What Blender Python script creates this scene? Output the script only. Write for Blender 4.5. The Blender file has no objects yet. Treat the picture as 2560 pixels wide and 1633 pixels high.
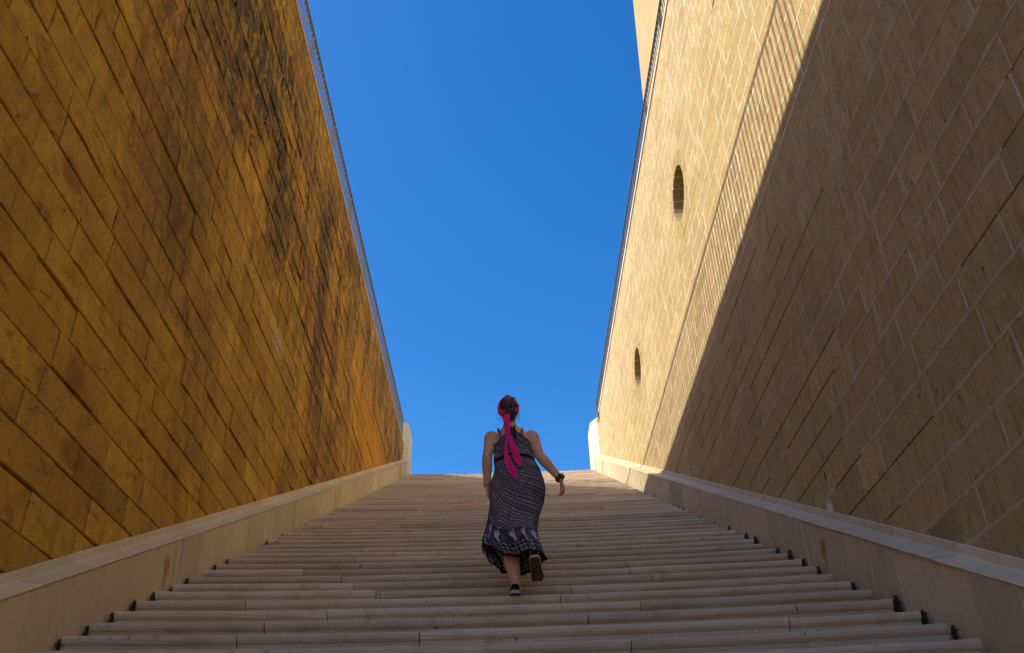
import bpy, bmesh, math, random
import numpy as np
from mathutils import Vector, Matrix

random.seed(7)
rng = np.random.default_rng(7)
S = bpy.context.scene
COL = S.collection

# ------------------------------------------------------------------ camera, sky, sun, exposure
cam = bpy.data.cameras.new('camera')
cam.sensor_width = 36.0
cam.lens = 36.0 * 2300.0 / 2560.0
cam.clip_start = 0.05
cam.clip_end = 6000
co = bpy.data.objects.new('camera', cam)
COL.objects.link(co)
CR = Vector((0.99961081, 0.00376689, -0.0276411))
CU = Vector((0.02537857, -0.53417608, 0.84499221))
CF = Vector((0.01158222, 0.84536484, 0.53406379))
m4 = Matrix.Identity(4)
for i in range(3):
    m4[i][0] = CR[i]; m4[i][1] = CU[i]; m4[i][2] = -CF[i]
co.matrix_world = m4
S.camera = co

SUN = Vector((-1.0, -0.22, 0.906)).normalized()       # direction towards the sun
SUN_EL = math.asin(SUN.z)
SUN_AZ = math.atan2(SUN.x, SUN.y)
world = bpy.data.worlds.new('World')
S.world = world
world.use_nodes = True
wn = world.node_tree
sky = wn.nodes.new('ShaderNodeTexSky')
sky.sky_type = 'NISHITA'
sky.sun_disc = False
sky.sun_elevation = SUN_EL
sky.sun_rotation = SUN_AZ
sky.altitude = 50
sky.air_density = 1.0
sky.dust_density = 1.2
sky.ozone_density = 4.0
bg = wn.nodes['Background']
bg.inputs['Strength'].default_value = 0.104
hs = wn.nodes.new('ShaderNodeHueSaturation')
hs.inputs['Saturation'].default_value = 1.36
hs.inputs['Hue'].default_value = 0.504
wn.links.new(sky.outputs['Color'], hs.inputs['Color'])
wn.links.new(hs.outputs['Color'], bg.inputs['Color'])

sl = bpy.data.lights.new('sun', 'SUN')
sl.energy = 2.6
sl.angle = math.radians(0.42)
sl.color = (1.0, 0.91, 0.74)
so = bpy.data.objects.new('sun', sl)
COL.objects.link(so)
so.rotation_euler = SUN.to_track_quat('Z', 'Y').to_euler()
so.location = SUN * 60

S.view_settings.view_transform = 'Standard'
S.view_settings.look = 'None'
S.view_settings.gamma = 1.0
S.view_settings.use_curve_mapping = False
S.view_settings.exposure = 1.24
S.render.engine = 'CYCLES'
S.cycles.max_bounces = 12
S.cycles.diffuse_bounces = 12

# ------------------------------------------------------------------ measures of the place (metres)
H = 1.34           # eye height above the line of the step edges
M = 0.4844         # rise over run
Y0, TREAD = 5.5776, 0.3541
RISE = M * TREAD
XL, XR = -2.8185, 2.6216       # ends of the steps
LXL, LXR = -2.87, 2.68         # faces of the plinths
WXL, WXR = -3.06, 2.87         # faces of the walls
LZL, LZR = 0.3645, 0.3566      # plinth edge over the step line
WZL, WZR = 0.4717, 0.4685      # foot of the wall over the step line
ZTL, ZTR = 11.93, 12.50        # tops of the walls
NTOP = 56
YTOP = Y0 + NTOP * TREAD
ZTOP = -H + M * YTOP

def slope(y): return -H + M * y
def sag(x): return -0.040 * max(0.0, 1 - ((x + 0.1) / 2.72) ** 2)

def proj(p):
    d = p[0]*CF[0] + p[1]*CF[1] + p[2]*CF[2]
    if d < 0.1: return None
    return (1280 + 2300*(p[0]*CR[0]+p[1]*CR[1]+p[2]*CR[2])/d,
            816.5 - 2300*(p[0]*CU[0]+p[1]*CU[1]+p[2]*CU[2])/d)

# ------------------------------------------------------------------ helpers
def mesh_from(name, verts, faces, mat, parent=None, tint=None, smooth=False, kind=None):
    me = bpy.data.meshes.new(name)
    me.from_pydata([tuple(v) for v in verts], [], faces)
    me.update()
    if mat: me.materials.append(mat)
    if tint is not None:
        a = me.attributes.new('tint', 'FLOAT_COLOR', 'POINT')
        n = len(verts)
        arr = np.ones((n, 4), dtype=np.float32)
        arr[:, :3] = np.asarray(tint, dtype=np.float32)
        a.data.foreach_set('color', arr.ravel())
    if smooth:
        me.polygons.foreach_set('use_smooth', [True]*len(me.polygons))
    o = bpy.data.objects.new(name, me)
    COL.objects.link(o)
    if parent: o.parent = parent
    if kind: o['kind'] = kind
    return o

def empty(name, loc=(0, 0, 0)):
    o = bpy.data.objects.new(name, None)
    COL.objects.link(o)
    o.location = loc
    o.empty_display_size = 0.2
    return o

def tag(o, label=None, cat=None, group=None, kind=None):
    if label: o['label'] = label
    if cat: o['category'] = cat
    if group: o['group'] = group
    if kind: o['kind'] = kind
    return o

class Geo:
    def __init__(s): s.v = []; s.f = []; s.t = []
    def add(s, v, f, t=(1, 1, 1)):
        b = len(s.v); s.v += [tuple(q) for q in v]; s.f += [tuple(i+b for i in q) for q in f]
        s.t += [t]*len(v)
    def box(s, x0, x1, y0, y1, z0, z1, t=(1, 1, 1)):
        s.add([(x0,y0,z0),(x1,y0,z0),(x1,y1,z0),(x0,y1,z0),(x0,y0,z1),(x1,y0,z1),(x1,y1,z1),(x0,y1,z1)],
              [(0,3,2,1),(4,5,6,7),(0,1,5,4),(1,2,6,5),(2,3,7,6),(3,0,4,7)], t)
    def obj(s, name, mat, parent=None, smooth=False, kind=None):
        return mesh_from(name, s.v, s.f, mat, parent, s.t, smooth, kind)

# ------------------------------------------------------------------ materials
def newmat(name, rough=0.85, spec=0.25):
    m = bpy.data.materials.new(name); m.use_nodes = True
    n = m.node_tree; b = n.nodes['Principled BSDF']
    b.inputs['Roughness'].default_value = rough
    b.inputs['Specular IOR Level'].default_value = spec
    return m, n, b

class NT:
    def __init__(s, n):
        s.n = n; s.L = n.links.new
        s.pos = n.nodes.new('ShaderNodeNewGeometry').outputs['Position']
    def map(s, scale, loc=(0, 0, 0)):
        q = s.n.nodes.new('ShaderNodeMapping'); q.inputs['Scale'].default_value = scale
        q.inputs['Location'].default_value = loc
        s.L(s.pos, q.inputs['Vector']); return q.outputs[0]
    def noise(s, vec, scale, detail=4, rough=0.55, dist=0.0):
        q = s.n.nodes.new('ShaderNodeTexNoise')
        q.inputs['Scale'].default_value = scale; q.inputs['Detail'].default_value = detail
        q.inputs['Roughness'].default_value = rough; q.inputs['Distortion'].default_value = dist
        s.L(vec, q.inputs['Vector']); return q.outputs['Fac']
    def voro(s, vec, scale, feature='F1'):
        q = s.n.nodes.new('ShaderNodeTexVoronoi'); q.feature = feature
        q.inputs['Scale'].default_value = scale; s.L(vec, q.inputs['Vector']); return q.outputs['Distance']
    def ramp(s, v, a, b, lo=0.0, hi=1.0):
        q = s.n.nodes.new('ShaderNodeMapRange'); q.clamp = True
        q.interpolation_type = 'SMOOTHSTEP'
        q.inputs[1].default_value = a; q.inputs[2].default_value = b
        q.inputs[3].default_value = lo; q.inputs[4].default_value = hi
        s.L(v, q.inputs[0]); return q.outputs[0]
    def math(s, op, a, b=None, c=None):
        q = s.n.nodes.new('ShaderNodeMath'); q.operation = op
        for i, v in enumerate((a, b, c)):
            if v is None: continue
            if isinstance(v, (int, float)): q.inputs[i].default_value = v
            else: s.L(v, q.inputs[i])
        return q.outputs[0]
    def mix(s, f, a, b, mode='MIX'):
        q = s.n.nodes.new('ShaderNodeMix'); q.data_type = 'RGBA'; q.blend_type = mode
        if isinstance(f, (int, float)): q.inputs[0].default_value = f
        else: s.L(f, q.inputs[0])
        for i, v in ((6, a), (7, b)):
            if isinstance(v, tuple): q.inputs[i].default_value = (*v, 1)
            else: s.L(v, q.inputs[i])
        return q.outputs[2]
    def attr(s, name):
        q = s.n.nodes.new('ShaderNodeAttribute'); q.attribute_name = name; return q.outputs['Color']
    def sep(s):
        q = s.n.nodes.new('ShaderNodeSeparateXYZ'); s.L(s.pos, q.inputs[0]); return q.outputs
    def bump(s, hgt, strength, dist, prev=None):
        q = s.n.nodes.new('ShaderNodeBump'); q.inputs['Strength'].default_value = strength
        q.inputs['Distance'].default_value = dist; s.L(hgt, q.inputs['Height'])
        if prev: s.L(prev, q.inputs['Normal'])
        return q.outputs[0]
    def blob(s, y, z, ry, rz, wob=None, k=0.6):
        """soft ellipse in the plane of a side wall, edge broken by a noise"""
        o = s.sep()
        a = s.math('DIVIDE', s.math('SUBTRACT', o[1], y), ry)
        b = s.math('DIVIDE', s.math('SUBTRACT', o[2], z), rz)
        d = s.math('SQRT', s.math('ADD', s.math('MULTIPLY', a, a), s.math('MULTIPLY', b, b)))
        if wob is not None: d = s.math('ADD', d, s.math('MULTIPLY', s.math('SUBTRACT', wob, 0.5), 2*k))
        return d

def stone(name, c1, c2, c3, mottle=1.0, pits=0.5, bump=0.5, fine=60.0, tint=True, rough=0.9):
    m, n, b = newmat(name, rough, 0.15)
    t = NT(n)
    big = t.noise(t.pos, 0.9, 5, 0.6, 0.6)
    mid = t.noise(t.map((1, 1, 0.6)), 5.0, 6, 0.65, 0.4)
    fin = t.noise(t.pos, fine, 5, 0.7)
    col = t.mix(t.ramp(big, 0.35, 0.68), c1, c2)
    col = t.mix(t.math('MULTIPLY', t.ramp(mid, 0.48, 0.75), mottle), col, c3)
    col = t.mix(t.ramp(fin, 0.30, 0.72, 0.0, 0.42), col, tuple(0.78*x for x in c3))
    vo = t.voro(t.map((1, 1, 0.55)), 11.0)
    pm = t.math('MULTIPLY', t.ramp(vo, 0.05, 0.16, 1.0, 0.0), t.ramp(t.noise(t.pos, 2.2, 3), 0.52, 0.66))
    col = t.mix(t.math('MULTIPLY', pm, pits), col, tuple(0.3*x for x in c3))
    if tint: col = t.mix(1.0, col, t.attr('tint'), 'MULTIPLY')
    hgt = t.math('ADD', t.math('MULTIPLY', mid, 1.0), t.math('MULTIPLY', fin, 0.22))
    hgt = t.math('SUBTRACT', hgt, t.math('MULTIPLY', pm, 0.5*pits))
    nb = t.bump(hgt, bump, 0.03)
    n.links.new(nb, b.inputs['Normal'])
    return m, n, b, t, col

# --- weathered ochre stone of the left wall
m, n, b, t, col = stone('ochre_stone', (0.68, 0.385, 0.042), (0.58, 0.32, 0.045), (0.42, 0.225, 0.038), 0.95, 1.0, 0.9)
z = t.sep()[2]; y = t.sep()[1]
wob = t.noise(t.map((1, 1, 0.45)), 2.6, 6, 0.7, 0.8)
# grey-black lichen in runs below the top of the wall
runs = t.noise(t.map((0, 1.15, 0.10), (0, 3.1, 0)), 1.0, 5, 0.62, 0.3)
runs2 = t.noise(t.map((0, 3.4, 0.30)), 1.0, 5, 0.65, 0.5)
up = t.ramp(z, 4.0, 10.0)
lich = t.math('MULTIPLY', t.ramp(t.math('ADD', t.math('MULTIPLY', runs, 0.75), t.math('MULTIPLY', runs2, 0.35)), 0.48, 0.66), up)
brk = t.ramp(t.noise(t.map((1, 1, 0.5)), 4.5, 9, 0.78, 0.8), 0.42, 0.55)
lich = t.math('MULTIPLY', t.math('MAXIMUM', lich, t.ramp(z, 8.0, 11.9, 0.0, 0.55)), brk)
for (sy, sz, ry, rz, a) in ((13.0, 8.6, 0.55, 3.2, 0.9), (8.0, 9.4, 2.6, 1.1, 1.0), (9.0, 10.4, 2.2, 0.7, 1.0), (12.9, 10.2, 0.9, 1.6, 1.0), (10.2, 8.6, 1.0, 1.6, 0.9), (7.6, 8.2, 0.9, 0.7, 0.9), (13.6, 7.0, 0.4, 1.8, 0.9), (14.4, 8.6, 0.3, 1.5, 0.8), (18.0, 11.2, 0.5, 0.7, 1.0), (15.2, 11.4, 0.7, 0.6, 1.0), (11.8, 5.0, 0.5, 0.8, 0.6), (10.2, 10.6, 3.2, 0.9, 0.8), (6.9, 6.3, 0.7, 1.9, 0.55),
                            (7.45, 4.95, 0.35, 0.30, 0.8), (16.2, 8.4, 0.35, 1.6, 0.6), (19.4, 10.3, 0.5, 1.6, 0.8), (21.6, 10.6, 0.35, 1.2, 0.8), (23.6, 11.2, 0.4, 0.8, 0.8)):
    d = t.blob(sy, sz, ry, rz, wob, 0.85)
    lich = t.math('MAXIMUM', lich, t.math('MULTIPLY', t.ramp(d, 0.45, 1.05, 1.0, 0.0), t.math('MULTIPLY', a, t.math('ADD', t.math('MULTIPLY', brk, 0.6), 0.4))))
wz2 = t.noise(t.map((1, 1, 0.5)), 1.6, 8, 0.75, 1.2)
col = t.mix(t.ramp(wz2, 0.50, 0.62, 0.0, 0.5), col, (0.44, 0.245, 0.036))
wz4 = t.noise(t.map((1, 0.55, 0.30)), 1.0, 7, 0.7, 0.6)
soot = t.math('MULTIPLY', t.ramp(wz4, 0.46, 0.62), t.ramp(z, 2.5, 7.0, 0.35, 1.0))
mot = t.noise(t.map((1, 1, 0.75)), 3.4, 9, 0.8, 1.0)
col = t.mix(t.ramp(mot, 0.50, 0.60, 0.0, 0.5), col, (0.36, 0.185, 0.032))
col = t.mix(t.ramp(mot, 0.40, 0.34, 0.0, 0.35), col, (0.80, 0.52, 0.10))
fl = t.noise(t.pos, 16.0, 7, 0.8, 0.6)
col = t.mix(t.ramp(fl, 0.58, 0.68, 0.0, 0.55), col, (0.19, 0.10, 0.028))
soot = t.math('MULTIPLY', soot, t.ramp(t.noise(t.map((1, 1, 0.7)), 6.0, 8, 0.8, 0.6), 0.36, 0.56))
col = t.mix(t.math('MULTIPLY', soot, 0.80), col, (0.175, 0.098, 0.030))
wz3 = t.noise(t.map((1, 0.9, 2.2)), 3.2, 8, 0.78, 1.0)
col = t.mix(t.math('MULTIPLY', t.ramp(wz3, 0.55, 0.62), 0.65), col, (0.155, 0.085, 0.024))
col = t.mix(t.math('MULTIPLY', lich, 0.95), col, (0.072, 0.052, 0.027))
# burnt dark seams
sm = t.math('MULTIPLY', t.ramp(t.noise(t.map((1, 1.2, 4.0)), 1.7, 6, 0.75, 0.5), 0.53, 0.63), t.ramp(t.blob(8.3, 9.0, 3.6, 1.5, wob, 0.6), 0.5, 1.1, 1.0, 0.0))
col = t.mix(t.math('MULTIPLY', sm, 0.95), col, (0.028, 0.015, 0.008))
# warm orange wash
d = t.blob(19.5, 9.0, 4.5, 1.6, wob, 0.5)
col = t.mix(t.ramp(d, 0.2, 1.1, 0.55, 0.0), col, (0.70, 0.33, 0.015))
# rusty stones low down and one pale scar
for (sy, sz, ry, rz) in ((5.75, 3.3, 0.17, 0.16), (5.0, 4.55, 0.2, 0.13), (6.0, 2.8, 0.25, 0.12)):
    d = t.blob(sy, sz, ry, rz, wob, 0.7); col = t.mix(t.ramp(d, 0.5, 1.1, 0.6, 0.0), col, (0.23, 0.085, 0.018))
d = t.blob(10.72, 6.62, 0.42, 0.155, wob, 0.55)
col = t.mix(t.ramp(d, 0.75, 0.95, 0.9, 0.0), col, (0.50, 0.37, 0.20))
n.links.new(col, b.inputs['Base Color'])
M_OCHRE = m

m, n, b, t, col = stone('packed_earth', (0.16, 0.095, 0.035), (0.12, 0.07, 0.028), (0.08, 0.05, 0.02), 0.8, 0.3, 0.8, tint=False)
n.links.new(col, b.inputs['Base Color']); M_EARTH = m

# --- clean pale limestone of the right wall
m, n, b, t, col = stone('pale_limestone', (0.60, 0.455, 0.222), (0.54, 0.40, 0.185), (0.46, 0.32, 0.135), 0.95, 0.9, 0.9, 75)
gr = t.ramp(t.noise(t.map((1, 1, 0.22)), 15.0, 7, 0.78, 0.4), 0.46, 0.64)
col = t.mix(t.math('MULTIPLY', gr, 0.7), col, (0.37, 0.245, 0.105))
g2 = t.ramp(t.noise(t.map((1, 1, 0.4)), 1.3, 6, 0.7, 0.8), 0.52, 0.70)
col = t.mix(t.math('MULTIPLY', g2, 0.45), col, (0.50, 0.33, 0.145))
g3 = t.ramp(t.noise(t.pos, 22.0, 6, 0.78, 0.5), 0.54, 0.68)
col = t.mix(t.math('MULTIPLY', g3, 0.6), col, (0.26, 0.175, 0.085))
wob = t.noise(t.pos, 6.0, 5, 0.7, 0.5)
for (sy, sz, ry, rz, a) in ((11.3, 8.55, 0.18, 0.45, 0.10), (17.0, 8.6, 0.16, 0.5, 0.10), (7.72, 3.2, 0.03, 0.06, 0.8), (7.66, 3.36, 0.025, 0.05, 0.7), (5.9, 2.0, 0.25, 0.16, 0.35), (7.9, 9.9, 0.10, 0.05, 0.8)):
    d = t.blob(sy, sz, ry, rz, wob, 0.5); col = t.mix(t.ramp(d, 0.5, 1.1, a, 0.0), col, (0.09, 0.06, 0.03))
n.links.new(col, b.inputs['Base Color']); M_LIME = m

m, n, b, t, col = stone('lime_pointing', (0.82, 0.72, 0.52), (0.76, 0.65, 0.45), (0.66, 0.53, 0.34), 0.6, 0.2, 0.5, 80, tint=False)
n.links.new(col, b.inputs['Base Color']); M_POINT = m
m, n, b, t, col = stone('shaded_pointing', (0.64, 0.53, 0.36), (0.58, 0.47, 0.30), (0.48, 0.37, 0.22), 0.8, 0.5, 0.7, 60, tint=False)  # darker copy of the pointing, shade painted in for the wall below the sun
n.links.new(col, b.inputs['Base Color']); M_POINT_SHADE = m

# --- plinth, coping and piers
m, n, b, t, col = stone('plinth_stone', (0.68, 0.59, 0.405), (0.63, 0.53, 0.34), (0.54, 0.43, 0.25), 0.55, 0.35, 0.35, 90)
rn = t.ramp(t.noise(t.map((1, 6.0, 0.5)), 1.0, 5, 0.7), 0.56, 0.76)
col = t.mix(t.math('MULTIPLY', rn, 0.55), col, (0.34, 0.24, 0.12))
r3 = t.ramp(t.noise(t.map((1, 9.0, 0.9)), 2.0, 6, 0.75), 0.5, 0.7)
col = t.mix(t.math('MULTIPLY', r3, 0.35), col, (0.40, 0.31, 0.20))
wob = t.noise(t.pos, 5.0, 5, 0.7, 0.5)
for (sy, sz, ry, rz, a) in ((7.62, 2.52, 0.10, 0.10, 0.75), (7.62, 2.40, 0.04, 0.16, 0.6), (23.4, 10.2, 0.18, 0.3, 0.6)):
    d = t.blob(sy, sz, ry, rz, wob, 0.6); col = t.mix(t.ramp(d, 0.4, 1.1, a, 0.0), col, (0.36, 0.20, 0.06))
n.links.new(col, b.inputs['Base Color']); M_PLINTH = m

m, n, b, t, col = stone('white_stone', (0.72, 0.66, 0.54), (0.68, 0.60, 0.48), (0.60, 0.51, 0.38), 0.5, 0.2, 0.3, 90)
n.links.new(col, b.inputs['Base Color']); M_WHITE = m

# --- steps
m, n, b, t, col = stone('step_limestone', (0.69, 0.575, 0.43), (0.62, 0.50, 0.36), (0.50, 0.39, 0.27), 0.9, 0.9, 0.5, 70)
dk = t.ramp(t.noise(t.map((1.2, 1.2, 4.0)), 2.4, 6, 0.72, 0.5), 0.58, 0.74)
col = t.mix(t.math('MULTIPLY', dk, 0.62), col, (0.20, 0.155, 0.11))
sp = t.ramp(t.noise(t.map((0.6, 1, 1.3)), 8.0, 6, 0.75, 0.9), 0.62, 0.70)
col = t.mix(t.math('MULTIPLY', sp, 0.7), col, (0.08, 0.062, 0.045))
n.links.new(col, b.inputs['Base Color']); M_STEP = m

def simple(name, c, rough=0.6, spec=0.4, metal=0.0, vary=0.15, scale=30.0, bump=0.0, bscale=200.0):
    m, n, b = newmat(name, rough, spec); t = NT(n)
    f = t.ramp(t.noise(t.pos, scale, 4), 0.3, 0.7)
    col = t.mix(f, tuple(x*(1-vary) for x in c), tuple(min(1, x*(1+vary)) for x in c))
    n.links.new(col, b.inputs['Base Color']); b.inputs['Metallic'].default_value = metal
    if bump: n.links.new(t.bump(t.noise(t.pos, bscale, 3), bump, 0.004), b.inputs['Normal'])
    return m
M_RAIL = simple('grey_painted_steel', (0.115, 0.115, 0.108), 0.5, 0.4, 0.0, 0.08, 4)
M_GLASS = simple('dark_window', (0.035, 0.03, 0.025), 0.35, 0.4)
M_PAVE = simple('paving', (0.38, 0.31, 0.23), 0.9, 0.2, 0, 0.2, 1.5)
M_MOSS_SHADE = simple('moss_and_shade', (0.050, 0.047, 0.026), 0.95, 0.1, 0, 0.5, 90)  # moss colour that also paints the shadow in the step-end gaps
M_DRY = simple('dry_weed', (0.33, 0.17, 0.03), 0.9, 0.1, 0, 0.5, 60)
M_PAINT = simple('white_paint', (0.72, 0.70, 0.66), 0.7, 0.3, 0, 0.1, 40)

# ------------------------------------------------------------------ ground, terraces, landing (setting)
YB = Y0 - 26*TREAD            # foot of the stairs, behind the camera
ZB = slope(YB) - RISE
g = Geo()
R_ = 2500
g.add([(-R_,-R_,ZB-0.3),(R_,-R_,ZB-0.3),(R_,R_,ZB-0.3),(-R_,R_,ZB-0.3)], [(0,1,2,3)])
tag(g.obj('ground', M_PAVE), kind='structure')
g = Geo(); g.box(-60, 60, -60, YB+0.2, ZB-0.28, ZB)
tag(g.obj('lower_pavement', M_PAVE), kind='structure')
g = Geo(); g.box(WXL-0.1, WXR+0.1, YTOP+0.40, 90, ZTOP-1.5, ZTOP-0.004)
tag(g.obj('upper_pavement', M_PAVE), kind='structure')
g = Geo(); g.box(-45, WXL-0.62, YB-2, 26.9, ZB-0.2, ZTL-0.02)
tag(g.obj('terrace', M_PAVE), kind='structure')
g = Geo(); g.box(WXR+0.62, 60, YB-2, 26.9, ZB-0.2, ZTR-0.02)
tag(g.obj('terrace', M_PAVE), kind='structure')

# ------------------------------------------------------------------ stairs
def stair_core():
    g = Geo(); v = []
    for i in range(-26, NTOP+1):
        y = Y0 + i*TREAD; zz = slope(y)
        dy, dz = (0.0, 0.0) if i < -5 else (0.16, -0.075)
        v.append((y+dy, zz-RISE+dz)); v.append((y+dy, zz+dz))
    v.append((YTOP+0.45, ZTOP-0.08)); v.append((YTOP+0.45, ZB-0.2)); v.append((YB, ZB-0.2))
    nn = len(v); x0, x1 = LXL-0.02, LXR+0.02
    vv = [(x0, a, b) for a, b in v] + [(x1, a, b) for a, b in v]
    g.add(vv, [(i, (i+1) % nn, (i+1) % nn+nn, i+nn) for i in range(nn)], (0.45, 0.42, 0.38))
    return g.obj('stairs', M_STEP)
stairs = tag(stair_core(), kind='structure')

PROF = [(0.47, 0.0), (0.022, 0.0), (0.007, -0.006), (0.0, -0.020), (0.004, -0.040), (0.020, -0.054), (0.036, -0.062), (0.038, -RISE-0.003), (0.47, -RISE-0.003)]
def step_stone(i, xa, xb, tint):
    y = Y0 + i*TREAD; zz = slope(y)
    if i == NTOP: yb = 0.45
    nseg = max(2, int((xb-xa)/0.22)) if i < 20 else max(2, int((xb-xa)/0.6))
    dy0 = random.gauss(0, 0.004); dz0 = random.gauss(0, 0.0025); tilt = random.gauss(0, 0.002)
    v = []; f = []; np_ = len(PROF)
    for s in range(nseg+1):
        x = xa + (xb-xa)*s/nseg
        wear = random.gauss(0, 0.0022); wz = random.gauss(0, 0.0016)
        chip = 0.0
        if random.random() < 0.07: chip = random.uniform(0.006, 0.016)
        endc = 0.006 if s in (0, nseg) else 0.0
        for k, (py, pz) in enumerate(PROF):
            ddy = dy0 + (wear + (chip + endc if 2 <= k <= 4 else 0) if 1 <= k <= 5 else 0)
            ddz = dz0 + tilt*(s/nseg-0.5) + (wz - (chip*0.7 if k in (2, 3) else 0) if 1 <= k <= 4 else 0)
            v.append((x, y+py+ddy, zz+pz+sag(x)+ddz))
    for s in range(nseg):
        for k in range(np_):
            k2 = (k+1) % np_
            f.append((s*np_+k, s*np_+k2, (s+1)*np_+k2, (s+1)*np_+k))
    f.append(tuple(range(np_-1, -1, -1))); f.append(tuple(nseg*np_+k for k in range(np_)))
    return mesh_from('step_stone', v, f, M_STEP, stairs, tint)
for i in range(-4, NTOP+1):
    x = XL + random.uniform(-0.006, 0.006); xe = XR + random.uniform(-0.012, 0.004)
    first = True
    while x < xe-0.01:
        ln = random.uniform(1.15, 2.5)
        if first: ln *= random.uniform(0.45, 1.0)
        first = False
        x2 = x+ln
        if xe-x2 < 0.7: x2 = xe
        g_ = random.gauss(0.97, 0.085); w_ = random.gauss(0, 0.022)
        step_stone(i, x+0.0035, x2-0.0035, (g_+w_, g_, g_-w_))
        x = x2

# ------------------------------------------------------------------ coursed walls
def block_geo(sx, wx, y0, y1, z0, z1, gap, amp, cham, proud, thick=0.07, nl=4, nh=2):
    """one ashlar block: worn front edge, chamfer, sides; sx = side the face looks to"""
    a, b_, c, d = y0+gap, y1-gap, z0+gap, z1-gap
    ring = []
    for k in range(nl): ring.append((a+(b_-a)*k/nl, c, 0, 1))
    for k in range(nh): ring.append((b_, c+(d-c)*k/nh, -1, 0))
    for k in range(nl): ring.append((b_-(b_-a)*k/nl, d, 0, -1))
    for k in range(nh): ring.append((a, d-(d-c)*k/nh, 1, 0))
    n = len(ring); outer = []; inner = []
    cy, cz = (a+b_)/2, (c+d)/2
    for (y, z, iy, iz) in ring:
        j = random.random()**2.2*amp
        y1_, z1_ = y+iy*j+random.gauss(0, amp*0.10), z+iz*j+random.gauss(0, amp*0.10)
        ch = cham*random.uniform(0.5, 1.5)
        outer.append((y1_, z1_))
        dy, dz = cy-y1_, cz-z1_
        inner.append((y1_+(ch if dy > 0 else -ch)*(1 if abs(dy) > ch else 0), z1_+(ch if dz > 0 else -ch)))
    X = lambda dep: wx+sx*(proud-dep)
    v = [(X(thick), p, q) for p, q in outer] + [(X(cham*0.8), p, q) for p, q in outer]
    v += [(X(random.uniform(-0.0012, 0.0012)), p, q) for p, q in inner]
    v.append((X(random.gauss(0, 0.0025)), cy, cz))
    f = []
    for k in range(n):
        k2 = (k+1) % n
        q = [(k, k2, n+k2, n+k), (n+k, n+k2, 2*n+k2, 2*n+k), (2*n+k, 2*n+k2, 3*n)]
        if sx < 0: q = [tuple(reversed(e)) for e in q]
        f += q
    return v, f

def in_view_area(wx, y0, y1, z0, z1):
    ps = [proj((wx, yy, zz)) for yy, zz in ((y0, z0), (y1, z0), (y1, z1), (y0, z1))]
    if any(p is None for p in ps): return 0
    xs = [min(2560, max(0, p[0])) for p in ps]; ys = [min(1633, max(0, p[1])) for p in ps]
    A = 0
    for k in range(4):
        k2 = (k+1) % 4; A += xs[k]*ys[k2]-xs[k2]*ys[k]
    return abs(A)/2

YW0, YW1 = -3.2, 26.6
def courses(zs, ztop, lo, hi, rnd):
    zz = list(zs)
    while zz[-1] < ztop-0.20: zz.append(zz[-1]+rnd.uniform(lo, hi))
    sc = (ztop-zs[-1])/(zz[-1]-zs[-1])
    zz = [q if k < len(zs) else zs[-1]+(q-zs[-1])*sc for k, q in enumerate(zz)]
    while zz[0] > -2.6: zz.insert(0, zz[0]-rnd.uniform(lo, hi))
    return zz
def layout(zz, wz, lmin, lmax, rnd):
    out = []
    for k in range(len(zz)-1):
        y = YW0-rnd.uniform(0, 0.8)
        while y < YW1:
            ln = rnd.uniform(lmin, lmax)
            if rnd.random() < 0.16: ln *= 0.5
            y2 = min(y+ln, YW1)
            if YW1-y2 < 0.25: y2 = YW1
            if zz[k+1] > slope(y)+wz-0.06 or (zz[k+1] > slope(YW0)+wz and y < YW0+0.3):
                out.append((max(y, YW0), y2, zz[k], zz[k+1]))
            y = y2
    return out

rl = random.Random(11)
# ---------------- left wall
wall_left = empty('retaining_wall', (WXL, 5, slope(5)))
wall_left.location = (0, 0, 0)
tag(wall_left, 'tall weathered ochre stone wall on the left, streaked black, in shade', 'wall')
zl = courses([2.07, 2.37, 2.65, 2.91, 3.19, 3.48, 3.75, 4.01, 4.31, 4.60], ZTL, 0.265, 0.30, rl)
bl = layout(zl, WZL, 0.6, 1.35, rl)
def make_wall(blocks, sx, wx, mat, parent, gapf, ampf, chamf, proudf, tintf, cut=None):
    sized = sorted(blocks, key=lambda q: -in_view_area(wx, *q))
    rest = Geo(); cnt = 0
    for q in sized:
        vis = in_view_area(wx, *q) > 40
        y0, y1, z0, z1 = q
        g_, a_, c_, p_ = gapf(q), ampf(q), chamf(q), proudf(q)
        pieces = [q]
        if cut: pieces = cut(q)
        if not pieces: continue
        v, f = [], []
        for k, pc in enumerate(pieces):
            if len(pieces) == 1: vv, ff = block_geo(sx, wx, *pc, g_, a_, c_, p_)
            else:
                gg = Geo()
                xa, xb = sorted((wx+sx*p_, wx-sx*0.07))
                ga = g_ if abs(pc[0]-y0) < 1e-6 else 0; gb = g_ if abs(pc[1]-y1) < 1e-6 else 0
                gc = g_ if abs(pc[2]-z0) < 1e-6 else 0; gd = g_ if abs(pc[3]-z1) < 1e-6 else 0
                gg.box(xa, xb, pc[0]+ga, pc[1]-gb, pc[2]+gc, pc[3]-gd); vv, ff = gg.v, gg.f
            b0 = len(v); v += vv; f += [tuple(i+b0 for i in e) for e in ff]
        tn = tintf(q)
        if vis and cnt < 300:
            mesh_from('stone_block', v, f, mat, parent, tn); cnt += 1
        else:
            rest.add(v, f, tn)
    rest.obj('stone_courses', mat, parent, kind='stuff')
def tint_left(q):
    g_ = max(0.6, random.gauss(0.97, 0.085)); r_ = random.gauss(0, 0.022)
    if random.random() < 0.06: g_ *= 0.75; r_ += 0.05
    return (g_+r_, g_-r_*0.3, g_-r_)
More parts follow.
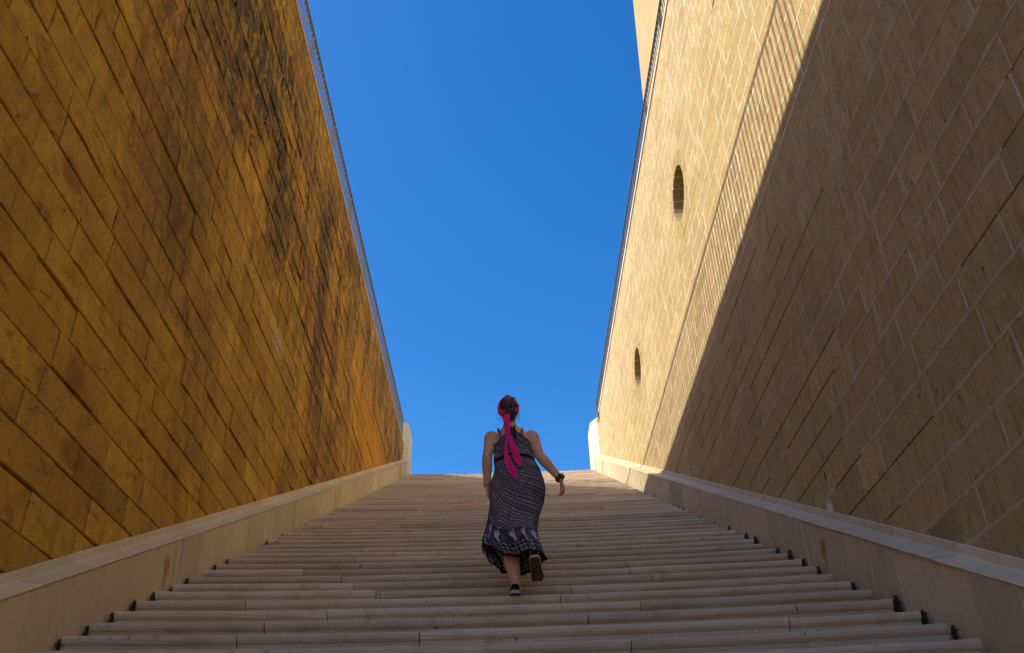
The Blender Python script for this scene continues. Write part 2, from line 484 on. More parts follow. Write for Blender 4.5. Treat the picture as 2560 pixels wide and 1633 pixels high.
make_wall(bl, 1, WXL, M_OCHRE, wall_left,
          lambda q: random.uniform(0.002, 0.007), lambda q: random.choice((0.02, 0.035, 0.05, 0.07)) if (7.2 < q[2] < 10.9 and q[0] < 15 and random.random() < 0.8) else random.choice((0.003, 0.005, 0.008, 0.02)) if q[0] < 12 else random.choice((0.006, 0.012, 0.03)),
          lambda q: random.uniform(0.005, 0.010), lambda q: random.gauss(0, 0.0045), tint_left)
g = Geo(); g.box(WXL-0.6, WXL-0.055, YW0, YW1, ZB-0.2, ZTL-0.004)
g.obj('wall_core', M_EARTH, wall_left)
# thin coping slabs along the top
y = YW0
while y < YW1:
    y2 = min(YW1, y+rl.uniform(1.0, 1.5))
    g = Geo(); t_ = rl.gauss(1, 0.05)
    g.box(WXL-0.60, WXL+0.018, y+0.003, y2-0.003, ZTL+0.001, ZTL+0.05, (t_, t_*0.9, t_*0.75))
    g.obj('coping_slab', M_PLINTH, wall_left); y = y2

# ---------------- right wall with round windows
wall_right = empty('retaining_wall')
tag(wall_right, 'tall pale limestone wall on the right with two round windows, half in sun', 'wall')
zr = courses([2.11, 2.40, 2.70, 3.01, 3.30], ZTR, 0.27, 0.305, rl)
br = layout(zr, WZR, 0.50, 1.05, rl)
OCU = [(11.27, 9.53, 0.46), (17.02, 9.60, 0.46)]
def cut_right(q):
    y0, y1, z0, z1 = q
    for (oy, oz, r) in OCU:
        rc = r+0.11
        if y1 < oy-rc or y0 > oy+rc or z1 < oz-rc or z0 > oz+rc: continue
        pcs = []; ys = [y0, y1]; k = oy-rc
        while k <= oy+rc+1e-6:
            if y0 < k < y1: ys.append(k)
            k += rc/8
        ys = sorted(ys)
        for a, b_ in zip(ys[:-1], ys[1:]):
            if b_-a < 1e-4: continue
            ymid = (a+b_)/2; dd = rc*rc-(ymid-oy)**2
            if dd <= 0: pcs.append((a, b_, z0, z1)); continue
            h = math.sqrt(dd)
            if z0 < oz-h: pcs.append((a, b_, z0, min(z1, oz-h)))
            if z1 > oz+h: pcs.append((a, b_, max(z0, oz+h), z1))
        return pcs
    return [q]
def tint_right(q):
    g_ = random.gauss(1.0, 0.055); r_ = random.gauss(0, 0.014)
    return (g_+r_, g_, g_-r_)
make_wall(br, -1, WXR, M_LIME, wall_right,
          lambda q: random.uniform(0.0035, 0.008) if (2.5 < q[2] < 6.6 and q[0] > 4.8) else random.uniform(0.002, 0.004), lambda q: random.choice((0.002, 0.003, 0.006)),
          lambda q: random.uniform(0.003, 0.006), lambda q: random.gauss(-0.0008, 0.0009), tint_right, cut_right)
# core with holes left for the windows: columns of boxes
g = Geo()
ysp = sorted({YW0, YW1} | {oy+s*0.52 for oy, _, _ in OCU for s in (-1, 1)})
for a, b_ in zip(ysp[:-1], ysp[1:]):
    hit = [o for o in OCU if a < o[0] < b_]
    if hit:
        oz = hit[0][1]
        g.box(WXR+0.055, WXR+0.6, a, b_, ZB-0.2, oz-0.52); g.box(WXR+0.055, WXR+0.6, a, b_, oz+0.52, ZTR-0.004)
    else: g.box(WXR+0.055, WXR+0.6, a, b_, ZB-0.2, ZTR-0.004)
g.obj('wall_core', M_EARTH, wall_right)
# lime pointing smeared over most joints, other joints left open
gp = Geo(); gq = Geo()
def strip(ya, za, yb, zb, w, horiz):
    L = math.hypot(yb-ya, zb-za)
    if L < 0.04: return
    n = max(2, int(L/0.10)); v = []; f = []
    for k in range(n+1):
        s = k/n; yy, zz = ya+(yb-ya)*s, za+(zb-za)*s
        e = 0.55 if k in (0, n) else 1.0
        w1 = w*random.uniform(0.55, 1.3)*e; w2 = w*random.uniform(0.55, 1.3)*e
        x1 = WXR-0.0012; x0 = WXR+0.004
        if horiz: pts = [(x0, yy, zz-w1*1.25), (x1, yy, zz-w1*0.8), (x1-0.001, yy, zz), (x1, yy, zz+w2*0.8), (x0, yy, zz+w2*1.25)]
        else: pts = [(x0, yy-w1*1.25, zz), (x1, yy-w1*0.8, zz), (x1-0.001, yy, zz), (x1, yy+w2*0.8, zz), (x0, yy+w2*1.25, zz)]
        v += pts
    for k in range(n):
        for j in range(4):
            q = (k*5+j, k*5+j+1, (k+1)*5+j+1, (k+1)*5+j)
            f.append(q if not horiz else tuple(reversed(q)))
    (gp if (za+zb)/2 > 6.4 else gq).add(v, f)
def near_ocu(y, z, pad=0.30): return any(math.hypot(y-o[0], z-o[1]) < o[2]+pad for o in OCU)
for zc in zr[1:-1]:
    yf = (zc-WZR+H)/M
    y = max(YW0, 2.2 if zc < 6 else 4.5); yend = min(YW1-0.1, yf+0.2)
    while y < yend:
        ln = random.uniform(0.35, 1.5)
        mid = y < 0.9*zc/1.0+2.6
        p = 0.88 if y < 6.6 else (0.34 if zc < 6.4 else 0.95)
        if random.random() < p:
            yy = y
            while yy < min(y+ln, yend):
                y2 = min(yy+0.3, y+ln, yend)
                if not near_ocu((yy+y2)/2, zc): strip(yy, zc, y2+0.01, zc, (0.021 if zc < 4.6 else 0.017)*random.uniform(0.8, 1.2), True)
                yy = y2
        y += ln
for (y0, y1, z0, z1) in br:
    if y1 > YW1-0.1 or in_view_area(WXR, y0, y1, z0, z1) < 40: continue
    p = 0.92 if y1 < 6.6 else (0.22 if z0 < 6.4 else 0.95)
    if random.random() < p and not near_ocu(y1, (z0+z1)/2) and slope(y1)+WZR < z0+0.05:
        strip(y1, z0, y1, z1, (0.014 if z0 < 4.6 else 0.012), False)
gp.obj('pointing', M_POINT, wall_right, kind='stuff')
gq.obj('pointing', M_POINT_SHADE, wall_right, kind='stuff')
# round windows
for (oy, oz, r) in OCU:
    ring = empty('round_window'); ring.parent = wall_right
    n = 14; dep = 0.24; ro = r+0.25
    for k in range(n):
        a0 = 2*math.pi*k/n+0.026; a1 = 2*math.pi*(k+1)/n-0.026; sub = 3; v = []; f = []
        t_ = random.gauss(0.98, 0.05); pr = random.uniform(0.001, 0.004)
        for j in range(sub+1):
            a = a0+(a1-a0)*j/sub; c, s = math.cos(a), math.sin(a)
            v += [(WXR-pr, oy+c*(r+0.006), oz+s*(r+0.006)), (WXR-pr, oy+c*ro, oz+s*ro), (WXR+dep, oy+c*ro, oz+s*ro), (WXR+dep, oy+c*r, oz+s*r), (WXR+0.006, oy+c*r, oz+s*r)]
        for j in range(sub):
            for e in range(5):
                e2 = (e+1) % 5; f.append((j*5+e, (j+1)*5+e, (j+1)*5+e2, j*5+e2))
        f.append((0, 1, 2, 3, 4)); f.append(tuple(sub*5+e for e in (4, 3, 2, 1, 0)))
        mesh_from('voussoir', v, f, M_LIME, ring, (t_, t_, t_*0.97))
    # mortar sleeve behind the voussoir joints and the dark pane at the back
    v = []; f = []
    for j in range(48):
        a = 2*math.pi*j/48; c, s = math.cos(a), math.sin(a)
        v += [(WXR+0.004, oy+c*(r+0.005), oz+s*(r+0.005)), (WXR+0.004, oy+c*(ro-0.002), oz+s*(ro-0.002)), (WXR+dep+0.01, oy+c*(ro-0.002), oz+s*(ro-0.002)), (WXR+dep+0.01, oy+c*(r+0.005), oz+s*(r+0.005))]
    for j in range(48):
        j2 = (j+1) % 48
        for e in range(4):
            e2 = (e+1) % 4; f.append((j*4+e, j2*4+e, j2*4+e2, j*4+e2))
    mesh_from('mortar_joint', v, f, M_POINT, ring, kind=None)
    v = [(WXR+dep+0.02, oy+math.cos(2*math.pi*j/40)*(r+0.06), oz+math.sin(2*math.pi*j/40)*(r+0.06)) for j in range(40)]
    v += [(WXR+dep+0.05, q[1], q[2]) for q in v]
    mesh_from('window_pane', v, [tuple(range(40)), tuple(range(79, 39, -1))]+[(j, j+40, (j+1) % 40+40, (j+1) % 40) for j in range(40)], M_GLASS, ring)
y = YW0
while y < YW1:
    y2 = min(YW1, y+rl.uniform(1.4, 2.0))
    g = Geo(); t_ = rl.gauss(1, 0.03)
    g.box(WXR-0.022, WXR+0.60, y+0.002, y2-0.002, ZTR+0.001, ZTR+0.085, (t_, t_, t_))
    g.obj('coping_slab', M_WHITE, wall_right); y = y2

# ------------------------------------------------------------------ plinths along the stairs
def plinth(sx, lx, lz, wx, wz, name, label):
    """sx: direction the face looks to (+1 on the left side)"""
    root = empty(name); tag(root, label, 'plinth')
    r = random.Random(5 if sx > 0 else 9)
    y = 1.2; yend = YTOP+0.02
    while y < yend:
        y2 = min(yend, y+r.choice((0.42, 0.5, 0.55, 0.6, 0.95)))
        if yend-y2 < 0.2: y2 = yend
        t_ = r.gauss(0.98, 0.075); p = r.gauss(0, 0.004); c = 0.007
        v = []
        for (yy, s) in ((y+0.003, 1), (y2-0.003, -1)):
            v += [(lx-sx*0.10, yy, slope(yy)-0.50), (lx+sx*(p-c), yy, slope(yy)-0.50), (lx+sx*(p-c), yy, slope(yy)+lz-0.002), (lx-sx*0.10, yy, slope(yy)+lz-0.002)]
            yi = yy+s*c
            v += [(lx+sx*p, yi, slope(yi)-0.50), (lx+sx*p, yi, slope(yi)+lz-0.004)]
        f = [(1, 2, 5, 4), (4, 5, 11, 10), (10, 11, 8, 7), (0, 3, 2, 1), (6, 7, 8, 9), (3, 9, 8, 2), (2, 8, 11, 5)]
        mesh_from('plinth_slab', v, f, M_PLINTH, root, (t_, t_*0.985, t_*0.96)); y = y2
    y = 1.2
    prof = [(0.004, 0.0), (0.006, 0.008), (-0.002, 0.016), (-0.125, 0.030), (-0.160, 0.048), (-0.172, wz-lz-0.006), (-0.182, wz-lz), (-0.26, wz-lz), (-0.26, 0.0)]
    while y < yend:
        y2 = min(yend, y+r.uniform(0.6, 1.05))
        if yend-y2 < 0.25: y2 = yend
        t_ = r.gauss(1.03, 0.04); dz = r.gauss(0, 0.0015); v = []
        for yy in (y+0.003, y2-0.003):
            v += [(lx+sx*a, yy, slope(yy)+lz+b_+dz) for a, b_ in prof]
        n = len(prof)
        f = [(k, (k+1) % n, (k+1) % n+n, k+n) for k in range(n)]+[tuple(range(n)), tuple(range(2*n-1, n-1, -1))]
        mesh_from('coping_stone', v, f, M_PLINTH, root, (t_*1.02, t_, t_*0.98)); y = y2
    return root
plinth(1, LXL, LZL, WXL, WZL, 'stair_plinth', 'pale stone plinth climbing beside the steps at the foot of the ochre wall')
plinth(-1, LXR, LZR, WXR, WZR, 'stair_plinth', 'pale stone plinth climbing beside the steps under the right wall, its top end sunlit')

def pier(xi, xo, z1, splay, label):
    """upright end slab: xi = edge towards the steps, front splayed back towards it, shoulder rounded"""
    y0, y1 = YTOP+0.03, YTOP+1.25; sg = 1 if xo > xi else -1; z0 = ZTOP-0.6
    top = [(xo, z1)]+[(xi+sg*0.04*(1-math.sin(a)), z1-0.04*(1-math.cos(a))) for a in np.linspace(0, math.pi/2, 6)]
    out = [(xi, z0), (xo, z0)]+top
    fy = lambda x: y0+splay*(abs(xo-x)/abs(xo-xi))
    v = [(x, fy(x), z) for x, z in out]+[(x, y1, z) for x, z in out]; n = len(out)
    f = [tuple(range(n)), tuple(range(2*n-1, n-1, -1))]+[(k, (k+1) % n, (k+1) % n+n, k+n) for k in range(n)]
    o = mesh_from('stone_pier', v, f, M_WHITE, None, (1, 1, 1))
    return tag(o, label, 'pier')
pier(-2.925, -3.085, 12.70, 0.1, 'slim pale stone pier closing the top of the left wall')
pier(2.675, 2.885, 12.70, 0.40, 'bright sunlit white stone pier closing the top of the right wall')

# ------------------------------------------------------------------ railings
def railing(x, z0, z1, y0, y1, label):
    root = empty('railing'); tag(root, label, 'railing')
    g = Geo(); g.box(x-0.026, x+0.026, y0, y1, z1-0.014, z1); g.obj('top_rail', M_RAIL, root)
    g = Geo(); g.box(x-0.018, x+0.018, y0, y1, z0+0.07, z0+0.082); g.obj('bottom_rail', M_RAIL, root)
    g = Geo(); g.box(-0.006, 0.006, -0.018, 0.018, z0+0.0825, z1-0.0145)
    base = g.obj('baluster', M_RAIL, root); bases = base; first = True
    g = Geo(); g.box(-0.024, 0.024, -0.009, 0.009, z0, z1-0.0145)
    gb = g
    pbase = g.obj('post', M_RAIL, root); pfirst = True
    npan = int(round((y1-y0)/2.1)); pl = (y1-y0)/npan
    for k in range(npan+1):
        yy = y0+k*pl
        if pfirst: o = pbase; pfirst = False
        else:
            o = pbase.copy(); COL.objects.link(o); o.parent = root
        o.location = (x, min(max(yy, y0+0.01), y1-0.01), 0)
        if k < npan:
            nb = 16
            for j in range(1, nb):
                if first: o = base; first = False
                else:
                    o = base.copy(); COL.objects.link(o); o.parent = root
                o.location = (x, yy+j*pl/nb, 0)
    return root
railing(WXL-0.14, ZTL+0.05, 13.21, 4.5, 26.35, 'grey steel bar railing along the top of the ochre left wall')
railing(WXR+0.14, ZTR+0.085, 13.70, 4.5, 26.45, 'grey steel bar railing on the white coping of the right wall')

# ------------------------------------------------------------------ building beyond the right railing
def building():
    root = empty('stone_building'); tag(root, 'plain pale stone building rising high behind the railing on the right', 'building')
    def X(z): return 6.10+0.0315*(z-28)
    y0, y1 = 6.0, 27.2
    g = Geo(); z0, z1 = ZTR-0.3, 46.0
    v = [(X(z0), y0, z0), (X(z0), y1, z0), (24, y1, z0), (24, y0, z0), (X(z1), y0, z1), (X(z1), y1, z1), (24, y1, z1), (24, y0, z1)]
    g.add(v, [(0, 4, 5, 1), (1, 5, 6, 2), (2, 6, 7, 3), (3, 7, 4, 0), (4, 7, 6, 5)], (0.95, 0.93, 0.98))
    g.obj('wall', M_LIME, root)
    g = Geo(); g.box(X(z1)-0.25, 24.2, y0-0.2, y1+0.2, z1+0.002, z1+0.6, (1.1, 1.1, 1.1)); g.obj('cornice', M_WHITE, root)
    return root
building()

# ------------------------------------------------------------------ the woman on the steps
def ring_tube(geo, pts, radii, side=(1, 0, 0), n=14, cap=True):
    """closed tapered tube; radii = (across side, other way) per point"""
    P = [Vector(p) for p in pts]; rings = []
    rr = [r if isinstance(r, tuple) else (r, r) for r in radii]
    for k, p in enumerate(P):
        d = (P[min(k+1, len(P)-1)]-P[max(k-1, 0)]).normalized()
        s = Vector(side); s = (s-d*s.dot(d)).normalized(); t = d.cross(s)
        rings.append((p, s, t, d, rr[k]))
    full = []
    if cap:
        p, s, t, d, r = rings[0]; q = min(r)
        for a in (80, 55, 28): full.append((p-d*q*math.sin(math.radians(a)), s, t, tuple(x*math.cos(math.radians(a)) for x in r)))
    for p, s, t, d, r in rings: full.append((p, s, t, r))
    if cap:
        p, s, t, d, r = rings[-1]; q = min(r)
        for a in (28, 55, 80): full.append((p+d*q*math.sin(math.radians(a)), s, t, tuple(x*math.cos(math.radians(a)) for x in r)))
    v = []; f = []
    for p, s, t, r in full:
        for j in range(n):
            a = 2*math.pi*j/n; v.append(p+s*(math.cos(a)*r[0])+t*(math.sin(a)*r[1]))
    for k in range(len(full)-1):
        for j in range(n):
            j2 = (j+1) % n; f.append((k*n+j, k*n+j2, (k+1)*n+j2, (k+1)*n+j))
    f.append(tuple(range(n-1, -1, -1))); f.append(tuple((len(full)-1)*n+j for j in range(n)))
    geo.add(v, f)
def ellipsoid(geo, c, r, nu=20, nv=12):
    pts = [(c[0], c[1], c[2]+r[2]*math.sin(a)) for a in np.linspace(-1.45, 1.45, nv)]
    ring_tube(geo, pts, [(r[0]*math.cos(a), r[1]*math.cos(a)) for a in np.linspace(-1.45, 1.45, nv)], (1, 0, 0), nu, cap=False)
def remeshed(name, geo, mat, parent, voxel, iters=4, fac=0.5, paint=None):
    me = bpy.data.meshes.new(name); me.from_pydata(geo.v, [], geo.f)
    bm = bmesh.new(); bm.from_mesh(me); bmesh.ops.recalc_face_normals(bm, faces=bm.faces); bm.to_mesh(me); bm.free()
    o = bpy.data.objects.new('tmp', me); COL.objects.link(o)
    r = o.modifiers.new('r', 'REMESH'); r.mode = 'VOXEL'; r.voxel_size = voxel
    s = o.modifiers.new('s', 'SMOOTH'); s.iterations = iters; s.factor = fac
    dg = bpy.context.evaluated_depsgraph_get()
    nm = bpy.data.meshes.new_from_object(o.evaluated_get(dg))
    bpy.data.objects.remove(o); bpy.data.meshes.remove(me)
    nm.name = name; nm.materials.clear(); nm.materials.append(mat)
    nm.polygons.foreach_set('use_smooth', [True]*len(nm.polygons))
    ob = bpy.data.objects.new(name, nm); COL.objects.link(ob); ob.parent = parent
    return ob

mS, nS, bS = newmat('skin', 0.5, 0.35); tS = NT(nS)
cS = tS.mix(tS.ramp(tS.noise(tS.pos, 14, 4), 0.35, 0.65), (0.78, 0.43, 0.27), (0.70, 0.36, 0.21))
nS.links.new(cS, bS.inputs['Base Color']); nS.links.new(tS.bump(tS.noise(tS.pos, 180, 3), 0.12, 0.003), bS.inputs['Normal'])
bS.inputs['Subsurface Weight'].default_value = 0.08
bS.inputs['Subsurface Radius'].default_value = (0.012, 0.005, 0.003)
M_SKIN = mS
mH, nH, bH = newmat('brown_hair', 0.45, 0.4); tH = NT(nH)
st = tH.noise(tH.map((90, 90, 9)), 1.0, 4, 0.6, 1.2)
cH = tH.mix(tH.ramp(st, 0.35, 0.70), (0.020, 0.012, 0.007), (0.095, 0.055, 0.026))
d = tH.sep()
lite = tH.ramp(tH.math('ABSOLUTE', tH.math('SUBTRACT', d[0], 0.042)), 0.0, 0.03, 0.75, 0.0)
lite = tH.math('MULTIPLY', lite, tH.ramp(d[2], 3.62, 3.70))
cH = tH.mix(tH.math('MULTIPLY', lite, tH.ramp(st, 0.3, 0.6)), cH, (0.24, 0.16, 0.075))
nH.links.new(cH, bH.inputs['Base Color']); nH.links.new(tH.bump(st, 0.8, 0.006), bH.inputs['Normal'])
M_HAIR = mH
mP, nP, bP = newmat('pink_cotton', 0.8, 0.2); tP = NT(nP)
wv = tP.noise(tP.map((60, 60, 14)), 1.0, 3)
cP = tP.mix(tP.ramp(wv, 0.35, 0.65), (0.98, 0.014, 0.26), (0.86, 0.010, 0.20))
nP.links.new(cP, bP.inputs['Base Color']); nP.links.new(tP.bump(wv, 0.5, 0.006), bP.inputs['Normal'])
bP.inputs['Sheen Weight'].default_value = 0.2
M_PINK = mP
mD, nD, bD = newmat('printed_cloth', 0.85, 0.15); tD = NT(nD)
nD.links.new(tD.attr('print'), bD.inputs['Base Color'])
nD.links.new(tD.bump(tD.noise(tD.map((1, 1, 0.4)), 42, 4), 0.35, 0.006), bD.inputs['Normal'])
M_DRESS = mD
M_BLACK = simple('black_cloth', (0.012, 0.011, 0.013), 0.8, 0.2, 0, 0.3, 60, 0.3)
M_STRAP = simple('dark_red_strap', (0.085, 0.022, 0.016), 0.7, 0.3)
M_RUBBER = simple('off_white_rubber', (0.50, 0.45, 0.35), 0.7, 0.3, 0, 0.12, 50)
M_SOLE = simple('brown_sole', (0.085, 0.055, 0.032), 0.85, 0.2, 0, 0.3, 40, 0.5, 160)
M_WATCH = simple('black_watch', (0.012, 0.012, 0.013), 0.35, 0.5)
M_SILVER = simple('silver', (0.55, 0.52, 0.48), 0.3, 0.5, 0.8)
M_EYE = simple('eye_white', (0.75, 0.72, 0.68), 0.3, 0.5)
M_LIP = simple('lips', (0.40, 0.13, 0.11), 0.45, 0.4)

woman = empty('person'); woman.location = (0, 0, 0)
tag(woman, 'woman in a dark printed maxi dress and pink headscarf climbing the steps, seen from behind', 'person')

B = Geo()
TORSO = [(2.74, 0.09, 7.09, 0.185, 0.14), (2.88, 0.095, 7.09, 0.21, 0.158), (3.00, 0.09, 7.08, 0.185, 0.145), (3.12, 0.082, 7.075, 0.148, 0.115),
         (3.22, 0.072, 7.08, 0.146, 0.112), (3.31, 0.066, 7.085, 0.155, 0.112), (3.37, 0.060, 7.088, 0.150, 0.092), (3.415, 0.057, 7.09, 0.125, 0.070), (3.445, 0.054, 7.09, 0.085, 0.058), (3.475, 0.052, 7.09, 0.060, 0.055)]
ring_tube(B, [(x, y, z) for z, x, y, rx, ry in TORSO], [(rx, ry) for z, x, y, rx, ry in TORSO], (1, 0, 0), 32)
ring_tube(B, [(0.052, 7.088, 3.43), (0.050, 7.09, 3.50), (0.045, 7.105, 3.57)], [0.056, 0.052, 0.054], n=20)
ellipsoid(B, (0.043, 7.120, 3.648), (0.073, 0.097, 0.100), 28, 18)
ellipsoid(B, (0.043, 7.165, 3.590), (0.056, 0.062, 0.062), 24, 14)
ring_tube(B, [(0.043, 7.205, 3.665), (0.043, 7.228, 3.632), (0.043, 7.226, 3.622)], [0.008, 0.012, 0.011], n=10)
for s in (-1, 1):
    ring_tube(B, [(0.043+s*0.080, 7.118, 3.615), (0.043+s*0.088, 7.108, 3.640), (0.043+s*0.084, 7.108, 3.662)], [(0.007, 0.014), (0.007, 0.019), (0.006, 0.014)], n=10)
def arm(sh, el, wr, r):
    P = [Vector(sh), Vector(sh).lerp(Vector(el), 0.4), Vector(el).lerp(Vector(sh), 0.15), Vector(el), Vector(el).lerp(Vector(wr), 0.28), Vector(el).lerp(Vector(wr), 0.7), Vector(wr)]
    ring_tube(B, P, r, n=18)
arm((-0.108, 7.085, 3.365), (-0.146, 7.045, 3.170), (-0.150, 7.125, 2.950), [0.062, 0.050, 0.043, 0.042, 0.044, 0.034, (0.028, 0.023)])
arm((0.232, 7.082, 3.362), (0.289, 7.020, 3.165), (0.447, 6.985, 2.935), [0.062, 0.052, 0.045, 0.043, 0.045, 0.034, (0.028, 0.023)])
def hand(wr, d, back, thumb_len=0.058, curl=(18, 32, 24)):
    """palm, four unequal bent fingers and a thumb; thumb leaves the side of the palm near its base"""
    wr = Vector(wr); d = Vector(d).normalized(); nb = Vector(back); nb = (nb-d*nb.dot(d)).normalized()
    s = Vector((0, 1, 0.1)); s = (s-d*s.dot(d)-nb*s.dot(nb)).normalized()
    ring_tube(B, [wr-d*0.01, wr+d*0.022, wr+d*0.055, wr+d*0.082], [(0.026, 0.019), (0.033, 0.016), (0.038, 0.0145), (0.037, 0.012)], side=tuple(s), n=16)
    for off, ln, ex in ((0.028, 0.066, 0), (0.0095, 0.075, 3), (-0.009, 0.069, 7), (-0.0265, 0.054, 12)):
        p = wr+d*0.078+s*off; a = 0; pts = [p-d*0.012, p]
        spread = s*(off*0.12)
        for k, sg in enumerate((0.45, 0.31, 0.24)):
            a += math.radians(curl[k]+ex*0.6)
            dd = (d*math.cos(a)-nb*math.sin(a)+spread).normalized()
            p = p+dd*ln*sg; pts.append(p)
        ring_tube(B, pts, [0.0095, 0.0098, 0.0088, 0.0080, 0.0068], n=10)
    p = wr+d*0.020+s*0.026; t1 = (d*0.62+s*0.72-nb*0.30).normalized(); t2 = (d*0.90+s*0.25-nb*0.35).normalized()
    ring_tube(B, [p, p+t1*thumb_len*0.55, p+t1*thumb_len*0.55+t2*thumb_len*0.52], [0.0135, 0.0108, 0.0082], n=10)
    return wr, d, nb, s
hand((-0.150, 7.125, 2.950), (0.06, 0.10, -0.99), (-1, 0.1, 0))
HW = hand((0.447, 6.985, 2.935), (0.26, 0.02, -0.95), (0.95, -0.15, 0.25))
# legs
ring_tube(B, [(0.020, 7.09, 2.84), (0.025, 7.10, 2.62), (0.028, 7.105, 2.46), (0.030, 7.08, 2.37), (0.033, 7.06, 2.29), (0.048, 7.045, 2.20), (0.060, 7.04, 2.12), (0.062, 7.045, 2.06)],
          [0.105, 0.085, 0.064, 0.062, 0.064, 0.050, 0.036, 0.037], n=20)
ring_tube(B, [(0.150, 7.08, 2.84), (0.155, 7.10, 2.66), (0.158, 7.10, 2.53), (0.168, 7.05, 2.46), (0.182, 6.98, 2.41), (0.205, 6.90, 2.335), (0.206, 6.835, 2.285)],
          [0.105, 0.085, 0.064, 0.062, 0.064, 0.044, 0.036], n=20)
remeshed('body', B, M_SKIN, woman, 0.0058, 3, 0.45)
for s in (-1, 1):
    g = Geo(); ellipsoid(g, (0.043+s*0.030, 7.200, 3.655), (0.012, 0.012, 0.010), 12, 8); eo = g.obj('eye', M_EYE, woman, True)
    g = Geo(); ellipsoid(g, (0.043+s*0.030, 7.2098, 3.655), (0.0052, 0.0035, 0.0052), 10, 6); g.obj('iris', M_HAIR, eo, True)
    g = Geo(); ring_tube(g, [(0.043+s*0.014, 7.213, 3.679), (0.043+s*0.030, 7.211, 3.685), (0.043+s*0.048, 7.198, 3.679)], [0.003, 0.0036, 0.0022], n=6); g.obj('eyebrow', M_HAIR, woman, True)
g = Geo(); ring_tube(g, [(0.021, 7.212, 3.588), (0.034, 7.223, 3.591), (0.043, 7.224, 3.589), (0.052, 7.223, 3.591), (0.065, 7.212, 3.588)], [0.003, 0.0065, 0.0065, 0.0065, 0.003], n=8); g.obj('mouth', M_LIP, woman, True)

# hair: cap, low bun at the nape and loose strands
g = Geo(); ellipsoid(g, (0.052, 7.082, 3.640), (0.0745, 0.090, 0.100), 30, 20)
ellipsoid(g, (0.054, 7.022, 3.565), (0.060, 0.050, 0.054), 24, 14)
ellipsoid(g, (0.056, 7.020, 3.530), (0.050, 0.042, 0.036), 20, 12)
hair = remeshed('hair', g, M_HAIR, woman, 0.006, 5, 0.5)
me = hair.data; cnt = len(me.vertices); arr = np.empty(cnt*3, np.float32); me.vertices.foreach_get('co', arr); arr = arr.reshape(-1, 3)
cc = np.array((0.047, 7.08, 3.62)); dd = arr-cc; ang = np.arctan2(dd[:, 0], 0.08-dd[:, 1])
rip = 0.0022*np.sin(ang*46+3*np.sin(arr[:, 2]*30))+0.0016*np.sin(ang*83+arr[:, 2]*55)
dn = dd/np.linalg.norm(dd, axis=1)[:, None]; arr += dn*rip[:, None].astype(np.float32)
me.vertices.foreach_set('co', arr.ravel()); me.update()
g = Geo(); r = random.Random(3)
for k in range(70):
    sd = r.choice((-1, 1, 1)); x0 = 0.047+sd*r.uniform(0.045, 0.078); z0 = r.uniform(3.52, 3.68)
    p = Vector((x0, 7.06+r.uniform(-0.02, 0.02), z0)); pts = [p]; v = Vector((sd*r.uniform(0.2, 0.9), -0.2, -r.uniform(0.3, 1.0)))
    for q in range(4):
        p = p+v.normalized()*r.uniform(0.009, 0.017); v += Vector((r.uniform(-0.5, 0.5), r.uniform(-0.3, 0.2), r.uniform(-0.3, 0.2))); pts.append(p)
    ring_tube(g, pts, [0.0009, 0.0009, 0.0008, 0.0007, 0.0004], n=4, cap=False)
for k in range(160):     # strands combed back over the cap towards the bun
    a = r.uniform(-1.35, 1.35); pts = []
    for q in range(7):
        s = q/6; e = 1.35*(1-s)-0.55*s; w = (1-s)*0.95+0.35*s
        x = 0.052+0.076*math.sin(a)*w*math.cos(e*0.55); zz = 3.640+0.102*math.sin(e); yy = 7.082-0.092*math.cos(e)*math.sqrt(max(0.05, 1-(math.sin(a)*w)**2))
        pts.append((x, yy-0.0015+(-0.016 if s > 0.75 else 0), zz))
    ring_tube(g, pts, [0.0012]*7, n=4, cap=False)
g.obj('loose_strands', M_HAIR, hair, True, kind='stuff')

# pink headscarf: band, knot, two tails
g = Geo(); v = []; f = []; N = 64; MT = 8
for k in range(N):
    p = 2*math.pi*k/N; c, s = math.cos(p), math.sin(p); ringv = []
    for side in (1, 0):
        for j in (range(MT+1) if side else range(MT, -1, -1)):
            q = -0.062+0.112*j/MT
            kk = math.sqrt(max(0.05, 1-(q/0.108)**2))*(1.0 if side else 0.93)+(0.012*math.sin(3.1*j+2*math.sin(2*p)) if side and 0 < j < MT else 0)
            zz = 3.652+0.119*kk*c+(0.010*kk*max(0, (c-0.8)/0.2)); xx = 0.041+0.0935*kk*abs(s)**0.95*(1 if s > 0 else -1)
            ringv.append((xx, 7.112+q+0.18*(zz-3.652)-0.055*max(0, -c)**1.5, zz))
    v += ringv
nr = 2*(MT+1)
for k in range(N):
    k2 = (k+1) % N
    for j in range(nr): j2 = (j+1) % nr; f.append((k*nr+j, k2*nr+j, k2*nr+j2, k*nr+j2))
g.add(v, f); band = g.obj('headscarf', M_PINK, woman, True)
g = Geo(); ellipsoid(g, (0.039, 7.128, 3.782), (0.019, 0.026, 0.014), 14, 8); ring_tube(g, [(0.024, 7.122, 3.770), (0.039, 7.120, 3.790), (0.054, 7.122, 3.770)], [0.009, 0.012, 0.009], n=8)
g.obj('knot', M_PINK, band, True)
